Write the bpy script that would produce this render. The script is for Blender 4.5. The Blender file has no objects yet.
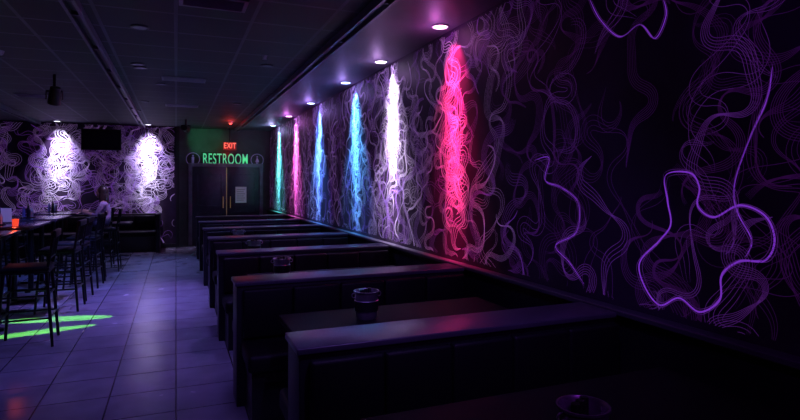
import bpy, bmesh, math, random
from mathutils import Vector, Matrix
R = random.Random(11)
sc = bpy.context.scene
sc.view_settings.view_transform = 'Standard'

# ------------------------------------------------------------ materials
def mat(name, col, rough=0.5, metal=0.0, emis=None, es=0.0, noise=0.0, nscale=8.0, bump=0.0, bscale=60, spec=0.5, coat=0.0):
    m = bpy.data.materials.new(name); m.use_nodes = True
    nt = m.node_tree; b = nt.nodes['Principled BSDF']
    b.inputs['Base Color'].default_value = (*col, 1)
    b.inputs['Roughness'].default_value = rough
    b.inputs['Metallic'].default_value = metal
    b.inputs['Specular IOR Level'].default_value = spec
    b.inputs['Coat Weight'].default_value = coat
    if emis:
        b.inputs['Emission Color'].default_value = (*emis, 1)
        b.inputs['Emission Strength'].default_value = es
    tc = nt.nodes.new('ShaderNodeTexCoord')
    if noise > 0:
        n = nt.nodes.new('ShaderNodeTexNoise'); n.inputs['Scale'].default_value = nscale
        n.inputs['Detail'].default_value = 4
        nt.links.new(tc.outputs['Object'], n.inputs['Vector'])
        r = nt.nodes.new('ShaderNodeValToRGB')
        r.color_ramp.elements[0].position = 0.3; r.color_ramp.elements[1].position = 0.7
        r.color_ramp.elements[0].color = (*[c*(1-noise) for c in col], 1)
        r.color_ramp.elements[1].color = (*[min(1, c*(1+noise)) for c in col], 1)
        nt.links.new(n.outputs['Fac'], r.inputs['Fac'])
        nt.links.new(r.outputs['Color'], b.inputs['Base Color'])
    if bump > 0:
        n2 = nt.nodes.new('ShaderNodeTexNoise'); n2.inputs['Scale'].default_value = bscale
        nt.links.new(tc.outputs['Object'], n2.inputs['Vector'])
        bp = nt.nodes.new('ShaderNodeBump'); bp.inputs['Strength'].default_value = bump
        bp.inputs['Distance'].default_value = 0.01
        nt.links.new(n2.outputs['Fac'], bp.inputs['Height'])
        nt.links.new(bp.outputs['Normal'], b.inputs['Normal'])
    return m

def tile_mat(name, c1, c2, grout, w, h, mortar, rough, bump=0.3, offset=0.0, rvar=0.12):
    m = bpy.data.materials.new(name); m.use_nodes = True
    nt = m.node_tree; b = nt.nodes['Principled BSDF']
    tc = nt.nodes.new('ShaderNodeTexCoord')
    br = nt.nodes.new('ShaderNodeTexBrick')
    br.offset = offset; br.squash = 1.0
    br.inputs['Scale'].default_value = 1.0
    br.inputs['Brick Width'].default_value = w; br.inputs['Row Height'].default_value = h
    br.inputs['Mortar Size'].default_value = mortar; br.inputs['Mortar Smooth'].default_value = 0.1
    br.inputs['Color1'].default_value = (*c1, 1); br.inputs['Color2'].default_value = (*c2, 1)
    br.inputs['Mortar'].default_value = (*grout, 1)
    nt.links.new(tc.outputs['Object'], br.inputs['Vector'])
    n = nt.nodes.new('ShaderNodeTexNoise'); n.inputs['Scale'].default_value = 3.5; n.inputs['Detail'].default_value = 6
    nt.links.new(tc.outputs['Object'], n.inputs['Vector'])
    mx = nt.nodes.new('ShaderNodeMixRGB'); mx.blend_type = 'MULTIPLY'; mx.inputs['Fac'].default_value = 0.6
    nt.links.new(br.outputs['Color'], mx.inputs['Color1']); nt.links.new(n.outputs['Fac'], mx.inputs['Color2'])
    nt.links.new(mx.outputs['Color'], b.inputs['Base Color'])
    mr = nt.nodes.new('ShaderNodeMapRange')
    mr.inputs['To Min'].default_value = rough - rvar; mr.inputs['To Max'].default_value = rough + rvar
    nt.links.new(n.outputs['Fac'], mr.inputs['Value']); nt.links.new(mr.outputs['Result'], b.inputs['Roughness'])
    bp = nt.nodes.new('ShaderNodeBump'); bp.inputs['Strength'].default_value = bump; bp.inputs['Distance'].default_value = 0.004
    bp.invert = True
    nt.links.new(br.outputs['Fac'], bp.inputs['Height']); nt.links.new(bp.outputs['Normal'], b.inputs['Normal'])
    return m

M = {}
M['floor'] = tile_mat('floor_tile', (.36,.37,.42), (.26,.27,.32), (.07,.07,.09), .46, .46, .006, .24, .35, rvar=.08)
M['ceil'] = tile_mat('ceiling_tile', (.06,.065,.07), (.045,.05,.055), (.17,.17,.21), .61, .61, .016, .7, .5, rvar=.05)
M['ceilp'] = mat('ceiling_paint', (.10,.09,.12), .55, noise=.2, nscale=2)
M['wall'] = mat('mural_ground', (.030,.014,.042), .6, noise=.45, nscale=1.8, spec=.3)
M['wallb'] = mat('black_wall', (.05,.048,.055), .6, noise=.3, nscale=3)
M['paintw'] = mat('mural_line_lavender_glow', (.82,.76,.9), .6, emis=(.36,.17,.55), es=.16, noise=.1, nscale=3)  # lavender, violet and plum lines: glow put into the paint to brighten them
M['paintv'] = mat('mural_line_violet_glow', (.45,.25,.72), .6, emis=(.38,.08,.70), es=.10, noise=.2, nscale=3)
M['paintd'] = mat('mural_line_plum_glow', (.26,.10,.38), .6, emis=(.38,.05,.5), es=.030, noise=.3, nscale=2)
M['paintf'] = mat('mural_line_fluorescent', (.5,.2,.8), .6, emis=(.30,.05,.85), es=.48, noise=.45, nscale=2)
M['vinyl'] = mat('black_vinyl', (.004,.004,.006), .55, bump=.1, bscale=120, spec=.25)
M['lam'] = mat('black_laminate', (.012,.011,.017), .45, noise=.2, nscale=5, bump=.05, spec=.35)
M['cap'] = mat('lit_top_laminate', (.06,.055,.08), .33, noise=.15, nscale=5, bump=.04)  # paler copy of the laminate; sheen of lit tops put into its colour
M['table'] = mat('matte_table_top', (.004,.004,.006), .65, noise=.2, nscale=5, spec=.15)
M['metal'] = mat('dark_metal', (.010,.010,.013), .4, .5, bump=.02)
M['galv'] = mat('galvanised_steel', (.5,.5,.55), .35, .9, noise=.25, nscale=20)
M['black'] = mat('black_plastic', (.01,.01,.012), .4, noise=.2)
M['beam'] = mat('rail_metal', (.16,.14,.2), .4, .4, noise=.2)
M['vent'] = mat('vent_metal', (.34,.34,.38), .5, .2, noise=.1)
M['wood'] = mat('dark_wood_top', (.04,.03,.04), .2, noise=.5, nscale=12)
M['skin'] = mat('skin', (.5,.3,.24), .5, noise=.1)
M['cloth'] = mat('dark_cloth', (.28,.20,.36), .85, noise=.3, nscale=30)
M['jean'] = mat('dark_denim', (.08,.09,.17), .9, noise=.3, nscale=40)
M['hair'] = mat('dark_hair', (.03,.02,.02), .35, noise=.4, nscale=40)
M['paper'] = mat('paper', (.7,.7,.78), .8, noise=.03, emis=(.5,.5,.7), es=.06)  # faint emission added so the sheet reads brighter than its light
M['brass'] = mat('brass', (.7,.5,.2), .3, .8, emis=(1,.6,.25), es=.05, noise=.1)  # emission added for the bright door line; brass is no light source
M['door'] = mat('door_paint', (.035,.028,.055), .3, noise=.2)
M['green'] = mat('green_neon', (.1,.5,.2), .5, emis=(.12,.75,.38), es=.62, noise=.05)
M['purpneon'] = mat('purple_neon', (.3,.2,.5), .5, emis=(.35,.25,.6), es=.12, noise=.05)
M['exitred'] = mat('exit_red', (.8,.05,.05), .5, emis=(1,.12,.08), es=2.2, noise=.05)
M['exitface'] = mat('exit_face', (.10,.03,.03), .5, emis=(.6,.02,.02), es=.25, noise=.05)
M['glass'] = mat('amber_glass', (.5,.1,.05), .2, emis=(1,.07,.03), es=.9, noise=.1)
M['glassb'] = mat('smoky_glass', (.12,.12,.3), .15, noise=.1)
M['white'] = mat('white_plastic', (.4,.4,.45), .5, noise=.05)
M['screen'] = mat('tv_glass', (.008,.008,.012), .15, noise=.1)
M['dimlens'] = mat('dim_lamp_lens', (.02,.02,.04), .4, emis=(.3,.2,.8), es=.03, noise=.05)

# ------------------------------------------------------------ mesh builder
class MB:
    def __init__(s): s.bm = bmesh.new(); s.mats = []
    def mi(s, m):
        if m not in s.mats: s.mats.append(m)
        return s.mats.index(m)
    def _fin(s, geom, m, M4=None):
        fs = set()
        for v in geom:
            if M4 is not None: v.co = M4 @ v.co
            for f in v.link_faces: fs.add(f)
        i = s.mi(m)
        for f in fs: f.material_index = i
        return fs
    def box(s, x0,x1,y0,y1,z0,z1, m, bev=0.0, rot=None):
        r = bmesh.ops.create_cube(s.bm, size=1)
        T = Matrix.Translation(((x0+x1)/2,(y0+y1)/2,(z0+z1)/2)) @ (rot if rot else Matrix()) @ Matrix.Diagonal((x1-x0,y1-y0,z1-z0,1))
        fs = s._fin(r['verts'], m, T)
        if bev > 0:
            es = {e for f in fs for e in f.edges}
            rr = bmesh.ops.bevel(s.bm, geom=list(es), offset=bev, segments=3, affect='EDGES', profile=.5)
            i = s.mi(m)
            for f in rr['faces']: f.material_index = i
    def cyl(s, p0, p1, r0, r1, m, seg=20):
        p0=Vector(p0); p1=Vector(p1); d=p1-p0
        r = bmesh.ops.create_cone(s.bm, cap_ends=True, segments=seg, radius1=r0, radius2=r1, depth=d.length)
        q = d.to_track_quat('Z','Y').to_matrix().to_4x4()
        s._fin(r['verts'], m, Matrix.Translation((p0+p1)/2) @ q)
    def torus(s, c, Rr, r, m, axis='Z', seg=28, ms=8):
        i = s.mi(m); rings=[]
        for a in range(seg):
            A=2*math.pi*a/seg; ring=[]
            for b in range(ms):
                B=2*math.pi*b/ms
                p=Vector(((Rr+r*math.cos(B))*math.cos(A),(Rr+r*math.cos(B))*math.sin(A),r*math.sin(B)))
                if axis=='Y': p=Vector((p.x,p.z,p.y))
                ring.append(s.bm.verts.new(Vector(c)+p))
            rings.append(ring)
        for a in range(seg):
            for b in range(ms):
                f=s.bm.faces.new((rings[a][b],rings[(a+1)%seg][b],rings[(a+1)%seg][(b+1)%ms],rings[a][(b+1)%ms])); f.material_index=i
    def sph(s, c, sx, sy, sz, m, rot=None):
        r = bmesh.ops.create_uvsphere(s.bm, u_segments=20, v_segments=14, radius=1)
        s._fin(r['verts'], m, Matrix.Translation(c) @ (rot if rot else Matrix()) @ Matrix.Diagonal((sx,sy,sz,1)))
    def obj(s, name, loc=(0,0,0), rz=0, parent=None, smooth=False):
        bmesh.ops.recalc_face_normals(s.bm, faces=s.bm.faces)
        me = bpy.data.meshes.new(name); s.bm.to_mesh(me); s.bm.free()
        for m in s.mats: me.materials.append(m)
        if smooth:
            for p in me.polygons: p.use_smooth = True
            try: me.set_sharp_from_angle(angle=math.radians(40))
            except Exception: pass
        o = bpy.data.objects.new(name, me); sc.collection.objects.link(o)
        o.location = loc; o.rotation_euler = (0,0,rz)
        if parent: o.parent = parent
        return o
def inst(o, name, loc, rz=0):
    n = bpy.data.objects.new(name, o.data); sc.collection.objects.link(n)
    n.location = loc; n.rotation_euler=(0,0,rz); return n
def empty(name, loc=(0,0,0)):
    e = bpy.data.objects.new(name, None); sc.collection.objects.link(e); e.location=loc; e.empty_display_size=.1; return e

# ------------------------------------------------------------ room shell
XR, YB, YR, H, XL, YF = 2.33, 14.6, 14.9, 3.0, -7.0, -3.0
def shell(name, b, m):
    mb = MB(); mb.box(*b, m); return mb.obj(name)
shell('floor', (XL-.1,XR+.1,YF-.1,YR+.1,-.1,0), M['floor'])
shell('ceiling', (XL-.1,1.42,YF-.1,YR+.1,H,H+.1), M['ceil'])
shell('ceiling_border', (1.42,XR+.1,YF-.1,YR+.1,H,H+.1), M['ceilp'])
wall_right = shell('wall_right', (XR,XR+.1,YF,YR,0,H), M['wall'])
wall_back = shell('wall_back', (XL,.02,YB,YR,0,H), M['wall'])
shell('wall_restroom', (.02,XR,YR,YR+.1,0,H), M['wallb'])
shell('wall_left', (XL-.1,XL,YF,YR,0,H), M['wallb'])
shell('wall_front', (XL,XR,YF-.1,YF,0,H), M['wallb'])
mb = MB(); mb.box(2.285,XR,YF,YR,0,.87,M['lam']); mb.box(2.245,XR,YF,YR,.87,.90,M['cap'],.006)
mb.obj('trim_1')
mb = MB(); mb.box(XL,.02,YB-.02,YB,0,.1,M['black'],.004); mb.obj('baseboard_back')
mb = MB(); mb.box(0,.08,YB-.05,YB,0,H,M['black'],.005); mb.obj('trim_2')

# ------------------------------------------------------------ mural
def smooth_closed(pts, n=10, closed=True):
    out=[]; N=len(pts)
    rng = range(N) if closed else range(N-1)
    for i in rng:
        if closed: p0,p1,p2,p3 = pts[i-1],pts[i],pts[(i+1)%N],pts[(i+2)%N]
        else: p0,p1,p2,p3 = pts[max(0,i-1)],pts[i],pts[i+1],pts[min(N-1,i+2)]
        for k in range(n):
            t=k/n
            out.append(tuple(.5*((2*p1[c])+(-p0[c]+p2[c])*t+(2*p0[c]-5*p1[c]+4*p2[c]-p3[c])*t*t+(-p0[c]+3*p1[c]-3*p2[c]+p3[c])*t**3) for c in (0,1)))
    if closed: out.append(out[0])
    return out
def bundle(a0,z0,ang,L,n,spread,A1,f1,A2,f2):
    p1,p2,ph,k=R.random()*6.28,R.random()*6.28,R.random()*3.14,R.uniform(.7,1.6)
    step=.018; N=int(L/step); x,z=a0,z0; base=[]
    for i in range(N):
        s=i*step; th=ang+A1*math.sin(6.283*f1*s+p1)+A2*math.sin(6.283*f2*s+p2)
        x+=math.cos(th)*step; z+=math.sin(th)*step; base.append((x,z,th))
    strands=[]
    for j in range(n):
        u=(j/(n-1)-.5) if n>1 else 0; out=[]
        for i,(x,z,th) in enumerate(base):
            t=i/N; w=spread*(.12+abs(math.sin(math.pi*(t*k*2)+ph)))*min(1,t*6+.1)
            o=u*w
            out.append((x-math.sin(th)*o, z+math.cos(th)*o))
        strands.append(out)
    return strands
def ribbons(name, groups, plane, parent):
    vs=[];fs=[];mi=[];mats=[]
    for strands,w,m in groups:
        if m not in mats: mats.append(m)
        k=mats.index(m); eps=.0015+R.random()*.003
        for st in strands:
            prev=None
            for i,(a,z) in enumerate(st):
                lo,hi,zl = (YF+.1,YR-.02,.93) if plane=='R' else (XL+.1,-.03,.12)
                if not(lo<a<hi and zl<z<H-.02): prev=None; continue
                j=min(i,len(st)-2); dx=st[j+1][0]-st[j][0]; dz=st[j+1][1]-st[j][1]; l=math.hypot(dx,dz) or 1
                e=min(i,len(st)-1-i)/10; ww=w*.5*min(1,.3+e)
                nx,nz=-dz/l*ww,dx/l*ww
                if plane=='R': A=(XR-eps,a+nx,z+nz);B=(XR-eps,a-nx,z-nz)
                else: A=(a+nx,YB-eps,z+nz);B=(a-nx,YB-eps,z-nz)
                vs+= [A,B]; c=len(vs)-2
                if prev is not None: fs.append((prev,prev+1,c+1,c)); mi.append(k)
                prev=c
    me=bpy.data.meshes.new(name); me.from_pydata(vs,[],fs)
    for m in mats: me.materials.append(m)
    me.polygons.foreach_set('material_index',mi)
    o=bpy.data.objects.new(name,me); sc.collection.objects.link(o); o.parent=parent; return o

strips = [(4.36,(1,.03,.17),.85),(5.88,(.88,.74,1),.7),(7.29,(.08,.45,.95),.9),(9.4,(.10,.36,1),1.2),(11.4,(1,.15,.6),1.2),(13.4,(.1,.9,.65),1.6)]
G=[]
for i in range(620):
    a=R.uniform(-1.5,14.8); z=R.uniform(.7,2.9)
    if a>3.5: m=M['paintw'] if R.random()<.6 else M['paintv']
    else: m=M['paintv'] if R.random()<.16 else M['paintd']  # paint brightness follows the light: brighter beside the lit strips, dimmer near
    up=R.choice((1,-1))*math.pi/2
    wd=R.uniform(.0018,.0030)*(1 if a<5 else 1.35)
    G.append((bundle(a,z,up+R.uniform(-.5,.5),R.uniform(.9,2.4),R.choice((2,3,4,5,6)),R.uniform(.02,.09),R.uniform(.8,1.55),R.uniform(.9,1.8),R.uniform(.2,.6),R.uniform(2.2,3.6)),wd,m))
for (ys,c,p) in strips:
    for i in range(8):  # extra pale strands painted in the lit strips to thicken their light
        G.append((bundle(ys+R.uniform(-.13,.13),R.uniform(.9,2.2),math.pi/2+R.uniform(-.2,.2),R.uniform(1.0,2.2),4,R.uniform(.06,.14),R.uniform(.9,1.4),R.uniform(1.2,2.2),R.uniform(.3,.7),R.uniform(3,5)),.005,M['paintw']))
A=[(2.07,1.64),(1.93,1.65),(1.876,1.58),(1.885,1.49),(1.80,1.44),(1.675,1.50),(1.56,1.46),(1.52,1.36),(1.56,1.27),(1.675,1.25),(1.76,1.175),(1.77,1.06),(1.876,.98),(1.99,1.025),(2.11,.965),(2.21,1.05),(2.24,1.17),(2.11,1.30),(2.04,1.39),(2.06,1.51)]
B=[(1.53,2.09),(1.55,1.965),(1.595,1.865),(1.65,1.745),(1.70,1.59),(1.685,1.47),(1.62,1.35),(1.65,1.27)]
C=[(3.18,1.76),(3.02,1.77),(3.06,1.62),(2.89,1.57),(2.73,1.475),(2.75,1.29),(2.95,1.185),(2.81,1.09),(2.67,.97)]
D=[(2.63,2.72),(2.54,2.57),(2.386,2.43),(2.24,2.46),(2.14,2.36),(2.07,2.46),(2.09,2.56)]
def par(pts,k,d):
    cx=sum(p[0] for p in pts)/len(pts); cz=sum(p[1] for p in pts)/len(pts)
    return [(cx+(p[0]-cx)*(1+k*d)+.004*k*math.sin(i*.13),cz+(p[1]-cz)*(1+k*d)) for i,p in enumerate(pts)]
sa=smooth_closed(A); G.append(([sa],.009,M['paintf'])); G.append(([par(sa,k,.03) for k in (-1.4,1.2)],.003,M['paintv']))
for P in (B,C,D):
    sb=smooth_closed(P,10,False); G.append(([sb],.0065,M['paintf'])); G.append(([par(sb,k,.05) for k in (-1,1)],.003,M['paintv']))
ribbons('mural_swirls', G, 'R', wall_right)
G=[]
for i in range(210):
    a=R.uniform(-6.8,0); z=R.uniform(.3,3.0)
    G.append((bundle(a,z,R.choice((1,-1))*math.pi/2+R.uniform(-.7,.7),R.uniform(1,2.4),R.choice((2,3,4,5)),R.uniform(.06,.16),R.uniform(.9,1.5),R.uniform(.8,1.5),R.uniform(.3,.6),R.uniform(2,3.2)),.0065,M['paintw'] if R.random()<.65 else M['paintv']))
for xs in (-4.35,-2.48,-.61):
    for i in range(6):  # extra pale strands painted where the wall lamps shine
        G.append((bundle(xs+R.uniform(-.25,.25),R.uniform(.9,1.9),math.pi/2+R.uniform(-.4,.4),R.uniform(1.2,2.2),4,R.uniform(.14,.24),R.uniform(1.0,1.5),R.uniform(1.2,1.8),.4,R.uniform(2,4)),.009,M['paintw']))
ribbons('mural_swirls_back', G, 'B', wall_back)

# ------------------------------------------------------------ lights
def spot(loc, tgt, col, p, ang, blend=.6, parent=None, scale=None, rad=.02, name='lamp'):
    l=bpy.data.lights.new(name,'SPOT'); l.energy=p; l.color=col; l.spot_size=math.radians(ang); l.spot_blend=blend; l.shadow_soft_size=rad
    o=bpy.data.objects.new(name,l); sc.collection.objects.link(o); o.location=loc
    o.rotation_euler=(Vector(tgt)-Vector(loc)).to_track_quat('-Z','Y').to_euler()
    if scale: o.scale=scale
    if parent:
        bpy.context.view_layer.update(); o.parent=parent; o.matrix_parent_inverse=parent.matrix_world.inverted()
    return o
def point(loc,col,p,rad=.03,parent=None):
    l=bpy.data.lights.new('lamp','POINT'); l.energy=p; l.color=col; l.shadow_soft_size=rad
    o=bpy.data.objects.new('lamp',l); sc.collection.objects.link(o); o.location=loc
    if parent:
        bpy.context.view_layer.update(); o.parent=parent; o.matrix_parent_inverse=parent.matrix_world.inverted()
    return o
def downlight(x,y,col,em=8,dim=False):
    lm=M['dimlens'] if dim else mat('lamp_lens',(.8,.8,.8),.4,emis=tuple(.35+.65*c for c in col),es=em,noise=.02)
    mb=MB(); mb.torus((0,0,-.004),.07,.009,M['black'] if dim else M['white']); mb.cyl((0,0,-.012),(0,0,0),.06,.065,lm,28)
    return mb.obj('recessed_or_fill_downlight',(x,y,H),smooth=True)  # the dim version houses lamps added to the ceiling
XLt=2.18; a=XR-XLt
for (ys,c,p) in strips:
    o=downlight(XLt,ys,c)
    L=(XLt,ys,H-.03)
    for (h,ang,pw,sx) in ((1.6,6.0,2000,2.6),(1.1,9,740,2.4),(.62,19,320,1.9),(.3,50,170,1.4)):
        spot(L,(XR,ys,H-.03-h),c,pw*p,ang,.85,o,(sx,1,1))
    spot(L,(XR,ys,H-1.3),c,(1000 if ys>5 else 650)*p,13,1.0,o,(5 if ys>5 else 3.8,1,1))
    spot(L,(XR,ys,H-.7),c,150*p,30,1.0,o,(2.6,1,1))
    point((XLt-.05,ys,H-.14),tuple(.3*v+.7*w for v,w in zip(c,(.6,.22,1))),3.4*p,.03,o)  # added point lamp, gives the glow on ceiling and wall top
for xs in (-4.35,-2.48,-.61):
    c=(.8,.74,1); o=downlight(xs,YB-.3,c,4); L=(xs,YB-.3,H-.03)
    for (h,ang,pw) in ((1.5,22,560),(.9,38,220),(.45,66,60)):
        spot(L,(xs,YB,H-.03-h),c,pw,ang,.95,o)
    spot(L,(xs,YB,H-1.2),(.6,.45,1),160,75,1,o)

def spotlight_can(loc,tgt):
    mb=MB(); L=Vector(loc); d=(Vector(tgt)-L).normalized()
    mb.cyl((0,0,.06),(0,0,H-L.z),.018,.018,M['black'],10)
    mb.box(-.09,.09,-.012,.012,.05,.075,M['black'],.003)
    for sx in (-.09,.09): mb.box(sx-.006,sx+.006,-.02,.02,-.05,.07,M['black'],.002)
    mb.cyl(-d*.12,d*.10,.06,.075,M['black'],20); mb.cyl(d*.10,d*.105,.066,.066,M['screen'],20)
    return mb.obj('stage_or_fill_spotlight',loc,smooth=True)  # also the body of added fill lamps out of view
def wash(loc,tgt,col,p,ang,blend=.8,scale=None):
    o=spotlight_can(loc,tgt); d=(Vector(tgt)-Vector(loc)).normalized()
    spot(Vector(loc)+d*.13,tgt,col,p,ang,blend,o,scale)
def down(x,y,tgt,col,p,ang,scale=None,blend=.95,rad=.04):
    o=downlight(x,y,col,dim=True); spot((x,y,H-.03),tgt,col,p,ang,blend,o,scale,rad)
down(-.2,8.4,(-.6,8.2,0),(.30,.20,1),500,72)  # purple and blue fill added over the aisle; the room has no such fixtures
down(-.7,11.6,(-.8,11.4,0),(.26,.30,1),560,85)
down(-.3,5.4,(-.3,5.6,0),(.28,.17,1),95,70)
down(-.2,2.6,(.3,3.4,0),(.30,.16,1),42,80)
wash((-1.45,8.2,2.72),(-1.9,9.4,0),(.12,.18,1),150,70)
wash((-3.6,10.5,2.75),(-3.0,11,0),(.12,.18,1),180,95)  # added blue fill lamp, out of view
wash((.6,-.8,2.8),(2.33,1.8,1.5),(.4,.04,.9),38,80)  # added violet fill for the mural, behind the camera
wash((-3.5,5.0,2.8),(-2.6,5.8,0),(.15,.15,1),70,80)  # added fill for the near left floor, out of view
down(1.0,1.2,(1.3,3.2,.8),(.33,.18,1),72,80)  # fill added over the booths, here and in the next two lines
down(1.0,6.6,(1.1,6.6,0),(.33,.2,1),90,110)
down(1.0,10.0,(1.1,10.,0),(.3,.25,1),100,110)
down(-.5,10.3,(-1.2,11.2,1.25),(.6,.4,1),150,20)  # added spot to bring out the seated woman
# green beams on the floor
down(-.4,7.3,(-1.27,7.45,0),(.22,1,.10),1700,22,(.24,1,1),.12,.01)
down(-.42,7.1,(-1.38,6.88,0),(.22,1,.10),1700,21,(.19,1,1),.12,.01)
wash((.2,12.9,2.8),(.75,14.9,2.72),(.05,.8,.3),55,34,.8)

# ------------------------------------------------------------ ceiling fittings
def rail(x):
    mb=MB()
    mb.box(-.055,-.03,YF,YB,-.07,0,M['beam']); mb.box(.03,.055,YF,YB,-.07,0,M['beam']); mb.box(-.03,.03,YF,YB,-.03,0,M['black'])
    for i in range(14): mb.box(-.04,.04,YF+.8+i*1.2,YF+.83+i*1.2,-.06,-.03,M['beam'])
    return mb.obj('ceiling_track_rail',(x,0,H))
for x in (-5.1,-2.9,-.74,1.45): rail(x)
def vent(x,y,w=.58,l=.58):
    mb=MB()
    mb.box(-w/2,w/2,-l/2,-l/2+.03,-.012,0,M['vent']); mb.box(-w/2,w/2,l/2-.03,l/2,-.012,0,M['vent'])
    mb.box(-w/2,-w/2+.03,-l/2,l/2,-.012,0,M['vent']); mb.box(w/2-.03,w/2,-l/2,l/2,-.012,0,M['vent'])
    n=7
    for i in range(n):
        yy=-l/2+.06+i*(l-.12)/(n-1); mb.box(-w/2+.03,w/2-.03,yy-.015,yy+.015,-.012,-.004,M['vent'],rot=Matrix.Rotation(.5,4,'X'))
    return mb.obj('air_vent',(x,y,H))
vent(.27,4.45,.5,.3); vent(.1,7.9,.55,.3); vent(.1,10.6,.55,.3); vent(-2.1,10.3,.5,.3)
mb=MB(); mb.cyl((0,0,-.04),(0,0,0),.05,.065,M['white']); mb.cyl((0,0,-.05),(0,0,-.04),.025,.04,M['white']); mb.obj('smoke_detector',(-1.75,6.95,H),smooth=True)
mb=MB(); mb.cyl((0,0,-.03),(0,0,0),.02,.03,M['white']); mb.torus((0,0,-.04),.02,.004,M['white']); mb.obj('fire_sprinkler',(.9,6.1,H),smooth=True)

# ------------------------------------------------------------ booths
X0=.40
def booth_mesh(W):
    mb=MB()
    mb.box(0,W,-.13,.13,.0,.86,M['lam'],.006)
    mb.box(-.012,W,-.145,.145,.86,.89,M['cap'],.006)
    for s in (-1,1):
        def b(x0,x1,ya,yb,z0,z1,m,bv):
            y0,y1=sorted((s*ya,s*yb)); mb.box(x0,x1,y0,y1,z0,z1,m,bv)
        b(.06,W,.13,.50,0.0,.36,M['black'],.004)
        b(.03,W,.13,.56,.36,.48,M['vinyl'],.03)
        n=5; ww=(W-.05)/n
        for i in range(n): b(.04+i*ww,.04+(i+1)*ww-.003,.13,.185,.49,.84,M['vinyl'],.018)
    return mb
ys=[2.46,4.17,5.92,7.52,9.12,10.72,12.32]
booth_mesh(2.24-.49).obj('booth_bench',(.49,ys[0],0),smooth=True)
b0=booth_mesh(2.24-X0).obj('booth_bench',(X0,ys[1],0),smooth=True)
for i,y in enumerate(ys[2:]): inst(b0,'booth_bench',(X0,y,0))
inst(b0,'booth_bench',(X0,.76,0))
def table_mesh():
    mb=MB()
    mb.box(.0,1.5,-.3,.3,.70,.735,M['table'],.008)
    mb.box(0.02,1.48,-.28,.28,.685,.70,M['black'])
    mb.cyl((.75,0,.03),(.75,0,.685),.04,.04,M['metal'])
    mb.box(.45,1.05,-.04,.04,0,.03,M['metal'],.008); mb.box(.71,.79,-.2,.2,0,.03,M['metal'],.008)
    mb.box(.55,.95,-.15,.15,.67,.685,M['metal'])
    return mb
yt=[(ys[i]+ys[i+1])/2 for i in range(6)]
yt=[1.61]+yt
t0=table_mesh().obj('booth_table',(.62,yt[0],0))
for y in yt[1:]: inst(t0,'booth_table',(.62,y,0))
def bucket_mesh():
    mb=MB(); bm=mb.bm; prof=[(0,0),(.062,0),(.066,.01),(.070,.05),(.0765,.052),(.078,.115),(.072,.118),(.0755,.165),(.082,.168),(.082,.176),(.076,.176),(.072,.168),(.06,.02),(0,.015)]
    seg=28; i1=mb.mi(M['galv']); i2=mb.mi(M['black']); rings=[]
    for (r,z) in prof: rings.append([bm.verts.new((r*math.cos(6.2832*k/seg),r*math.sin(6.2832*k/seg),z)) for k in range(seg)] if r>0 else [bm.verts.new((0,0,z))])
    for a_ in range(len(prof)-1):
        A_,B_=rings[a_],rings[a_+1]
        for k in range(seg):
            if len(A_)==1: f=bm.faces.new((A_[0],B_[(k+1)%seg],B_[k]))
            elif len(B_)==1: f=bm.faces.new((A_[k],A_[(k+1)%seg],B_[0]))
            else: f=bm.faces.new((A_[k],A_[(k+1)%seg],B_[(k+1)%seg],B_[k]))
            f.material_index = i2 if a_ in (4,) else i1
    for sx in (-1,1): mb.torus((sx*.084,0,.15),.014,.003,M['galv'],'Y',14,6)
    for k in range(3): mb.cyl((.02*k-.02,.01*k,.02),(.03*k-.03,.015*k,.185),.016,.014,M['black'],12)
    return mb
bk=bucket_mesh().obj('condiment_bucket',(1.13,yt[1],.735),smooth=True)
for (x,y) in ((.9,yt[2]),(.87,yt[3]),(1.17,1.35),(.85,yt[4])): inst(bk,'condiment_bucket',(x,y,.735))

# ------------------------------------------------------------ bar tables and stools
def bar_table():
    mb=MB()
    mb.box(-.38,.38,-.6,.6,1.03,1.065,M['wood'],.008)
    for s in (-.35,.35):
        mb.cyl((0,s,.03),(0,s,1.03),.035,.035,M['metal']); mb.box(-.28,.28,s-.035,s+.035,0,.03,M['metal'],.006); mb.box(-.035,.035,s-.2,s+.2,0,.028,M['metal'],.006)
        mb.box(-.2,.2,s-.1,s+.1,1.015,1.03,M['metal'])
    return mb
def bar_stool():
    mb=MB(); m=M['metal']
    mb.box(-.2,.2,-.2,.2,.72,.735,m,.004); mb.box(-.205,.2,-.205,.205,.735,.785,M['vinyl'],.02)
    for sx in (-1,1):
        for sy in (-1,1): mb.cyl((sx*.23,sy*.22,0),(sx*.175,sy*.175,.73),.014,.016,m,10)
    for z,k in ((.28,.21),(.5,.195)):
        for s in (-1,1):
            mb.cyl((-k,s*k,z),(k,s*k,z),.010,.010,m,8); mb.cyl((s*k,-k,z),(s*k,k,z),.010,.010,m,8)
    for s in (-1,1): mb.cyl((.18,s*.18,.73),(.24,s*.185,1.12),.014,.013,m,10)
    mb.box(.22,.26,-.2,.2,1.06,1.13,m,.01); mb.cyl((.2,-.18,.86),(.2,.18,.86),.01,.01,m,8)
    for k in range(5): mb.cyl((.2,-.12+.06*k,.86),(.238,-.12+.06*k,1.07),.007,.007,m,8)
    return mb
XT=-2.0; ty=[6.75,8.35,9.95,11.55]
bt=bar_table().obj('bar_table',(XT,ty[0],0),smooth=True)
for y in ty[1:]: inst(bt,'bar_table',(XT,y,0))
st=None
sy=[]
for y in ty: sy+=[y-.32,y+.32]
wy=11.23; WX=-1.18
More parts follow.
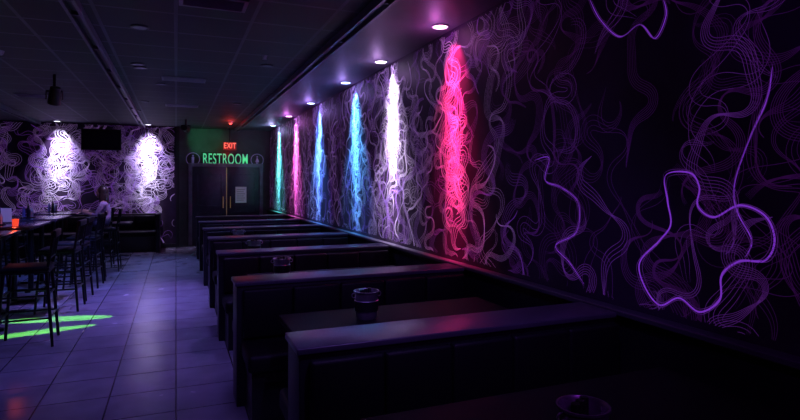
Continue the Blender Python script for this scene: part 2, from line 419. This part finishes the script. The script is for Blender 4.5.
for y in sy:
    for sx in (1,-1):
        x=XT+sx*.66 + R.uniform(-.03,.03); rz=(0 if sx>0 else math.pi)+R.uniform(-.15,.15)
        if sx>0 and abs(y-wy)<.02: x=WX; rz=0
        if sx>0 and abs(y-7.07)<.02: continue
        if st is None: st=bar_stool().obj('bar_stool',(x,y,0),rz,smooth=True)
        else: inst(st,'bar_stool',(x,y,0),rz)
for y in (8.6,10.4):
    inst(bt,'bar_table',(-4.2,y,0))
    for s in (-.32,.32):
        inst(st,'bar_stool',(-3.54,y+s,0),0); inst(st,'bar_stool',(-4.86,y+s,0),math.pi)
def votive():
    mb=MB(); mb.cyl((0,0,0),(0,0,.09),.03,.038,M['glass'],18); mb.torus((0,0,.09),.038,.003,M['metal'])
    return mb
v=votive().obj('candle_votive',(XT+.12,6.6,1.065),smooth=True); point((XT+.12,6.6,1.2),(1,.10,.05),1.4,.02,v)
v2=inst(v,'candle_votive',(XT+.15,8.1,1.065))
point((XT+.15,8.1,1.2),(1,.10,.05),.8,.02,v2)
def caddy():
    mb=MB(); mb.box(-.09,.09,-.06,.06,0,.015,M['metal'],.003)
    for (x,y,h,m) in ((-.05,-.02,.17,M['glassb']),(0,.02,.2,M['black']),(.05,-.01,.15,M['galv'])):
        mb.cyl((x,y,.015),(x,y,h*.7),.022,.022,m,14); mb.cyl((x,y,h*.7),(x,y,h),.02,.009,m,14)
    mb.cyl((0,0,.01),(0,0,.26),.005,.005,M['metal'],8); mb.torus((0,0,.28),.02,.004,M['metal'],'Y',14,6)
    return mb
cd=caddy().obj('condiment_caddy',(XT,7.15,1.065),smooth=True)
for y in (8.3,9.9,11.7): inst(cd,'condiment_caddy',(XT-.1,y,1.065))
mb=MB(); mb.box(-.06,.06,-.003,.003,.0,.2,M['paper'],rot=Matrix.Rotation(.15,4,'X')); mb.box(-.065,.065,-.03,.03,0,.012,M['black'],.002); mb.obj('menu_stand',(XT-.1,8.75,1.065))

# ------------------------------------------------------------ back banquette
mb=MB(); L=5.6
mb.box(0,L,-.18,0,0,.84,M['lam'],.006); mb.box(-.01,L+.01,-.2,0,.84,.87,M['lam'],.006)
mb.box(.03,L-.09,-.62,-.18,0,.36,M['black'],.004); mb.box(.02,L-.08,-.68,-.18,.36,.48,M['vinyl'],.03)
for i in range(12): mb.box(.03+i*.455,.48+i*.455,-.27,-.18,.49,.83,M['vinyl'],.025)
mb.box(L-.08,L,-.85,-.0,0,.86,M['lam'],.006); mb.box(L-.09,L+.01,-.86,0,.86,.885,M['lam'],.006)
mb.obj('banquette_bench',(-5.95,YB-.025,0),smooth=True)
for x in (-1.25,-3.1,-4.9):
    mb=MB(); mb.box(-.35,.35,-.35,.35,.70,.74,M['lam'],.008); mb.cyl((0,0,.03),(0,0,.7),.035,.035,M['metal'])
    mb.box(-.3,.3,-.035,.035,0,.03,M['metal'],.006); mb.box(-.035,.035,-.3,.3,0,.029,M['metal'],.006)
    mb.obj('dining_table',(x,13.35,0),smooth=True)

# ------------------------------------------------------------ restroom doorway
mb=MB(); yf=YR
x0,x1,zt=.38,2.06,2.02
mb.box(x0-.09,x0,yf-.05,yf,0,zt+.09,M['beam'],.006); mb.box(x1,x1+.09,yf-.05,yf,0,zt+.09,M['beam'],.006); mb.box(x0-.09,x1+.09,yf-.052,yf,zt,zt+.09,M['beam'],.006)
mb.obj('trim_3')
xm=(x0+x1)/2
def leaf(name,xa,xb,hs):
    mb=MB(); mb.box(xa+.004,xb-.004,yf-.035,yf-.002,.01,zt,M['door'],.004)
    for z0,z1 in ((.15,.85),(1.0,1.85)):
        for (p,q,r,s) in ((xa+.12,xb-.12,z0,z0+.02),(xa+.12,xb-.12,z1-.02,z1),(xa+.12,xa+.14,z0,z1),(xb-.14,xb-.12,z0,z1)):
            mb.box(p,q,yf-.045,yf-.035,r,s,M['door'],.003)
    mb.cyl((hs,yf-.09,.95),(hs,yf-.09,1.25),.012,.012,M['brass'],12)
    for z in (.97,1.23): mb.cyl((hs,yf-.09,z),(hs,yf-.035,z),.008,.008,M['brass'],8)
    return mb.obj(name,smooth=True)
leaf('door_1',x0,xm,xm-.09); leaf('door_2',xm,x1,xm+.09)
mb=MB(); mb.box(xm-.010,xm+.010,yf-.045,yf-.036,.1,zt-.02,M['brass'],.003); mb.obj('trim_4')
mb=MB(); mb.box(xm+.22,xm+.50,yf-.05,yf-.047,1.08,1.50,M['paper']); 
for i in range(6): mb.box(xm+.25,xm+.46-.03*(i%2),yf-.0515,yf-.050,1.42-i*.055,1.430-i*.055,M['black'])
mb.obj('paper_notice')

def text_mesh(name,body,size,loc,m,parent,sx=1,ext=.01,bold=0,cx=True):
    cu=bpy.data.curves.new(name,'FONT'); cu.body=body; cu.size=size; cu.extrude=ext; cu.offset=bold; cu.align_x='CENTER'; cu.align_y='CENTER'; cu.space_character=1.08
    t=bpy.data.objects.new(name+'_c',cu); sc.collection.objects.link(t)
    bpy.context.view_layer.update()
    me=bpy.data.meshes.new_from_object(t.evaluated_get(bpy.context.evaluated_depsgraph_get()))
    bpy.data.objects.remove(t)
    me.materials.clear(); me.materials.append(m)
    o=bpy.data.objects.new(name,me); sc.collection.objects.link(o); o.parent=parent; o.location=loc; o.rotation_euler=(math.pi/2,0,0); o.scale=(sx,1,1); return o
sg=empty('restroom_sign',(1.2,yf,2.21))
mb=MB(); mb.box(-.60,.60,-.016,-.004,-.19,.19,M['black'],.004)
mb.obj('sign_board',parent=sg)
text_mesh('lettering','RESTROOM',.40,(0,-.025,0),M['green'],sg,.52,.004,.002)
for x,wmn in ((-.80,0),(.80,1)):
    mb=MB()
    mb.cyl((0,-.012,0),(0,0,0),.165,.165,M['black'],32)
    mb.torus((0,-.016,0),.16,.009,M['purpneon'],'Y',36,6)
    mb.sph((0,-.016,.085),.022,.008,.024,M['purpneon'])
    if wmn: mb.cyl((0,-.016,-.05),(0,-.016,.055),.05,.015,M['purpneon'],12)
    else: mb.box(-.03,.03,-.02,-.012,-.02,.055,M['purpneon'],.004)
    for s in (-.016,.016): mb.box(s-.01,s+.01,-.02,-.012,-.11,-.02,M['purpneon'],.002)
    mb.obj('pictogram_disc',(x,-.006,0),parent=sg,smooth=True)
eg=empty('exit_sign',(1.28,YR-.28,2.55))
mb=MB(); mb.box(-.16,.16,-.03,.03,-.10,.10,M['exitface'],.008); mb.box(-.17,.17,-.025,.025,.10,.115,M['black'],.003); mb.cyl((0,0,.11),(0,0,.45),.012,.012,M['black'],10); mb.obj('housing',parent=eg,smooth=True)
text_mesh('lettering','EXIT',.20,(0,-.034,0),M['exitred'],eg,.70,.002,.0)
point((1.26,YR-.28,2.40),(1,.05,.03),1.2,.03,eg)
mb=MB(); mb.cyl((0,0,-.03),(0,0,0),.05,.06,M['white'],20); mb.sph((0,0,-.03),.035,.035,.03,M['exitred']); ab=mb.obj('added_red_lamp',(1.15,13.0,H),smooth=True)  # added red lamp in place of the EXIT sign's glow on the ceiling
point((1.15,13.0,H-.12),(1,.04,.03),3,.03,ab)

# wall television
mb=MB(); mb.box(-.42,.42,-.10,-.06,-.25,.25,M['black'],.008); mb.box(-.4,.4,-.104,-.098,-.23,.23,M['screen']); mb.box(-.1,.1,-.06,-.006,-.1,.1,M['metal'])
mb.obj('television',(-1.62,YB,2.62),smooth=True)

# ------------------------------------------------------------ seated woman
W=empty('seated_woman',(WX,wy,.02))
P=dict(pel=(.02,0,.88),wa=(.0,0,1.0),ch=(-.03,0,1.14),nk=(-.035,0,1.27),hd=(-.05,0,1.33),
 shl=(-.03,-.16,1.21),shr=(-.03,.16,1.21),ell=(-.14,-.21,1.0),elr=(-.16,.22,1.03),wrl=(-.38,-.13,1.075),wrr=(-.40,.12,1.085),
 hpl=(0,-.09,.865),hpr=(0,.09,.865),knl=(-.38,-.11,.86),knr=(-.38,.12,.86),anl=(-.27,-.10,.40),anr=(-.28,.11,.40),tol=(-.42,-.10,.335),tor=(-.43,.12,.335))
Rr=dict(pel=.13,wa=.10,ch=.115,nk=.05,hd=.05,shl=.055,shr=.055,ell=.038,elr=.038,wrl=.024,wrr=.024,hpl=.09,hpr=.09,knl=.058,knr=.058,anl=.036,anr=.036,tol=.03,tor=.03)
E=[('pel','wa'),('wa','ch'),('ch','nk'),('nk','hd'),('ch','shl'),('shl','ell'),('ell','wrl'),('ch','shr'),('shr','elr'),('elr','wrr'),('pel','hpl'),('hpl','knl'),('knl','anl'),('anl','tol'),('pel','hpr'),('hpr','knr'),('knr','anr'),('anr','tor')]
def skin(name,verts,edges,radii,root,sub=2):
    me=bpy.data.meshes.new(name); me.from_pydata(verts,edges,[])
    o=bpy.data.objects.new(name,me); sc.collection.objects.link(o)
    o.modifiers.new('s','SKIN'); s=o.modifiers.new('u','SUBSURF'); s.levels=sub; s.render_levels=sub
    for i,v_ in enumerate(me.skin_vertices[0].data): v_.radius=(radii[i],radii[i]); v_.use_root=(i==root)
    bpy.context.view_layer.update()
    m2=bpy.data.meshes.new_from_object(o.evaluated_get(bpy.context.evaluated_depsgraph_get()))
    bpy.data.objects.remove(o)
    o2=bpy.data.objects.new(name,m2); sc.collection.objects.link(o2); o2.parent=W
    for p in m2.polygons: p.use_smooth=True
    return o2
ks=list(P); body=skin('body',[P[k] for k in ks],[(ks.index(p),ks.index(q)) for p,q in E],[Rr[k] for k in ks],0)
for m in (M['cloth'],M['jean'],M['skin'],M['black']): body.data.materials.append(m)
for p in body.data.polygons:
    c=p.center
    if c.z>1.245 or (c.x<-.2 and c.z>1.0): p.material_index=2
    elif c.z<.42: p.material_index=3
    elif c.z<.93: p.material_index=1
    else: p.material_index=0
for k,s in (('wrl',1),('wrr',-1)):
    w=Vector(P[k]); vs=[tuple(w),tuple(w+Vector((-.05,0,.0)))]; ed=[(0,1)]; rd=[.022,.03]
    for j,(dy,ln) in enumerate(((-.028,.07),(-.01,.08),(.01,.075),(.028,.06))):
        b_=w+Vector((-.075,dy,.0)); i0=len(vs); vs+=[tuple(b_),tuple(b_+Vector((-ln*.55,dy*.2,.004))),tuple(b_+Vector((-ln,dy*.2,-.012)))]; ed+=[(1,i0),(i0,i0+1),(i0+1,i0+2)]; rd+=[.010,.009,.007]
    i0=len(vs); vs+=[tuple(w+Vector((-.035,s*.035,0))),tuple(w+Vector((-.07,s*.055,-.005)))]; ed+=[(0,i0),(i0,i0+1)]; rd+=[.011,.009]
    h=skin('hand',vs,ed,rd,0,1); h.data.materials.append(M['skin'])
mb=MB(); hc=Vector((-.07,0,1.405))
mb.sph(hc,.085,.07,.11,M['skin']); mb.sph(hc+Vector((-.03,0,-.06)),.05,.045,.045,M['skin'])
mb.cyl(hc+Vector((-.08,0,.01)),hc+Vector((-.1,0,-.025)),.006,.014,M['skin'],10)
mb.sph(hc+Vector((-.076,0,-.06)),.01,.022,.008,M['skin'])
for s in (-1,1):
    mb.sph(hc+Vector((-.076,s*.028,.005)),.008,.014,.008,M['black']); mb.sph(hc+Vector((0,s*.07,-.01)),.02,.008,.028,M['skin'])
mb.obj('head',parent=W,smooth=True)
mb=MB(); mb.sph(hc+Vector((.022,0,.02)),.095,.086,.112,M['hair']); mb.sph(hc+Vector((.07,0,-.12)),.05,.085,.17,M['hair']); mb.sph(hc+Vector((.075,0,-.25)),.035,.07,.12,M['hair'])
for s in (-1,1): mb.sph(hc+Vector((.01,s*.068,-.09)),.05,.022,.12,M['hair'])
mb.obj('hair',parent=W,smooth=True)

# ------------------------------------------------------------ world + camera
w=bpy.data.worlds.new('night'); sc.world=w; w.use_nodes=True
w.node_tree.nodes['Background'].inputs[0].default_value=(.01,.006,.03,1); w.node_tree.nodes['Background'].inputs[1].default_value=.5
cam=bpy.data.cameras.new('camera'); co=bpy.data.objects.new('camera',cam); sc.collection.objects.link(co); sc.camera=co
cam.sensor_width=36; cam.lens=545/800*36; cam.shift_y=-27/800; cam.clip_start=.05
co.location=(0,0,1.6); co.rotation_euler=(math.pi/2,0,-math.atan(224/545))
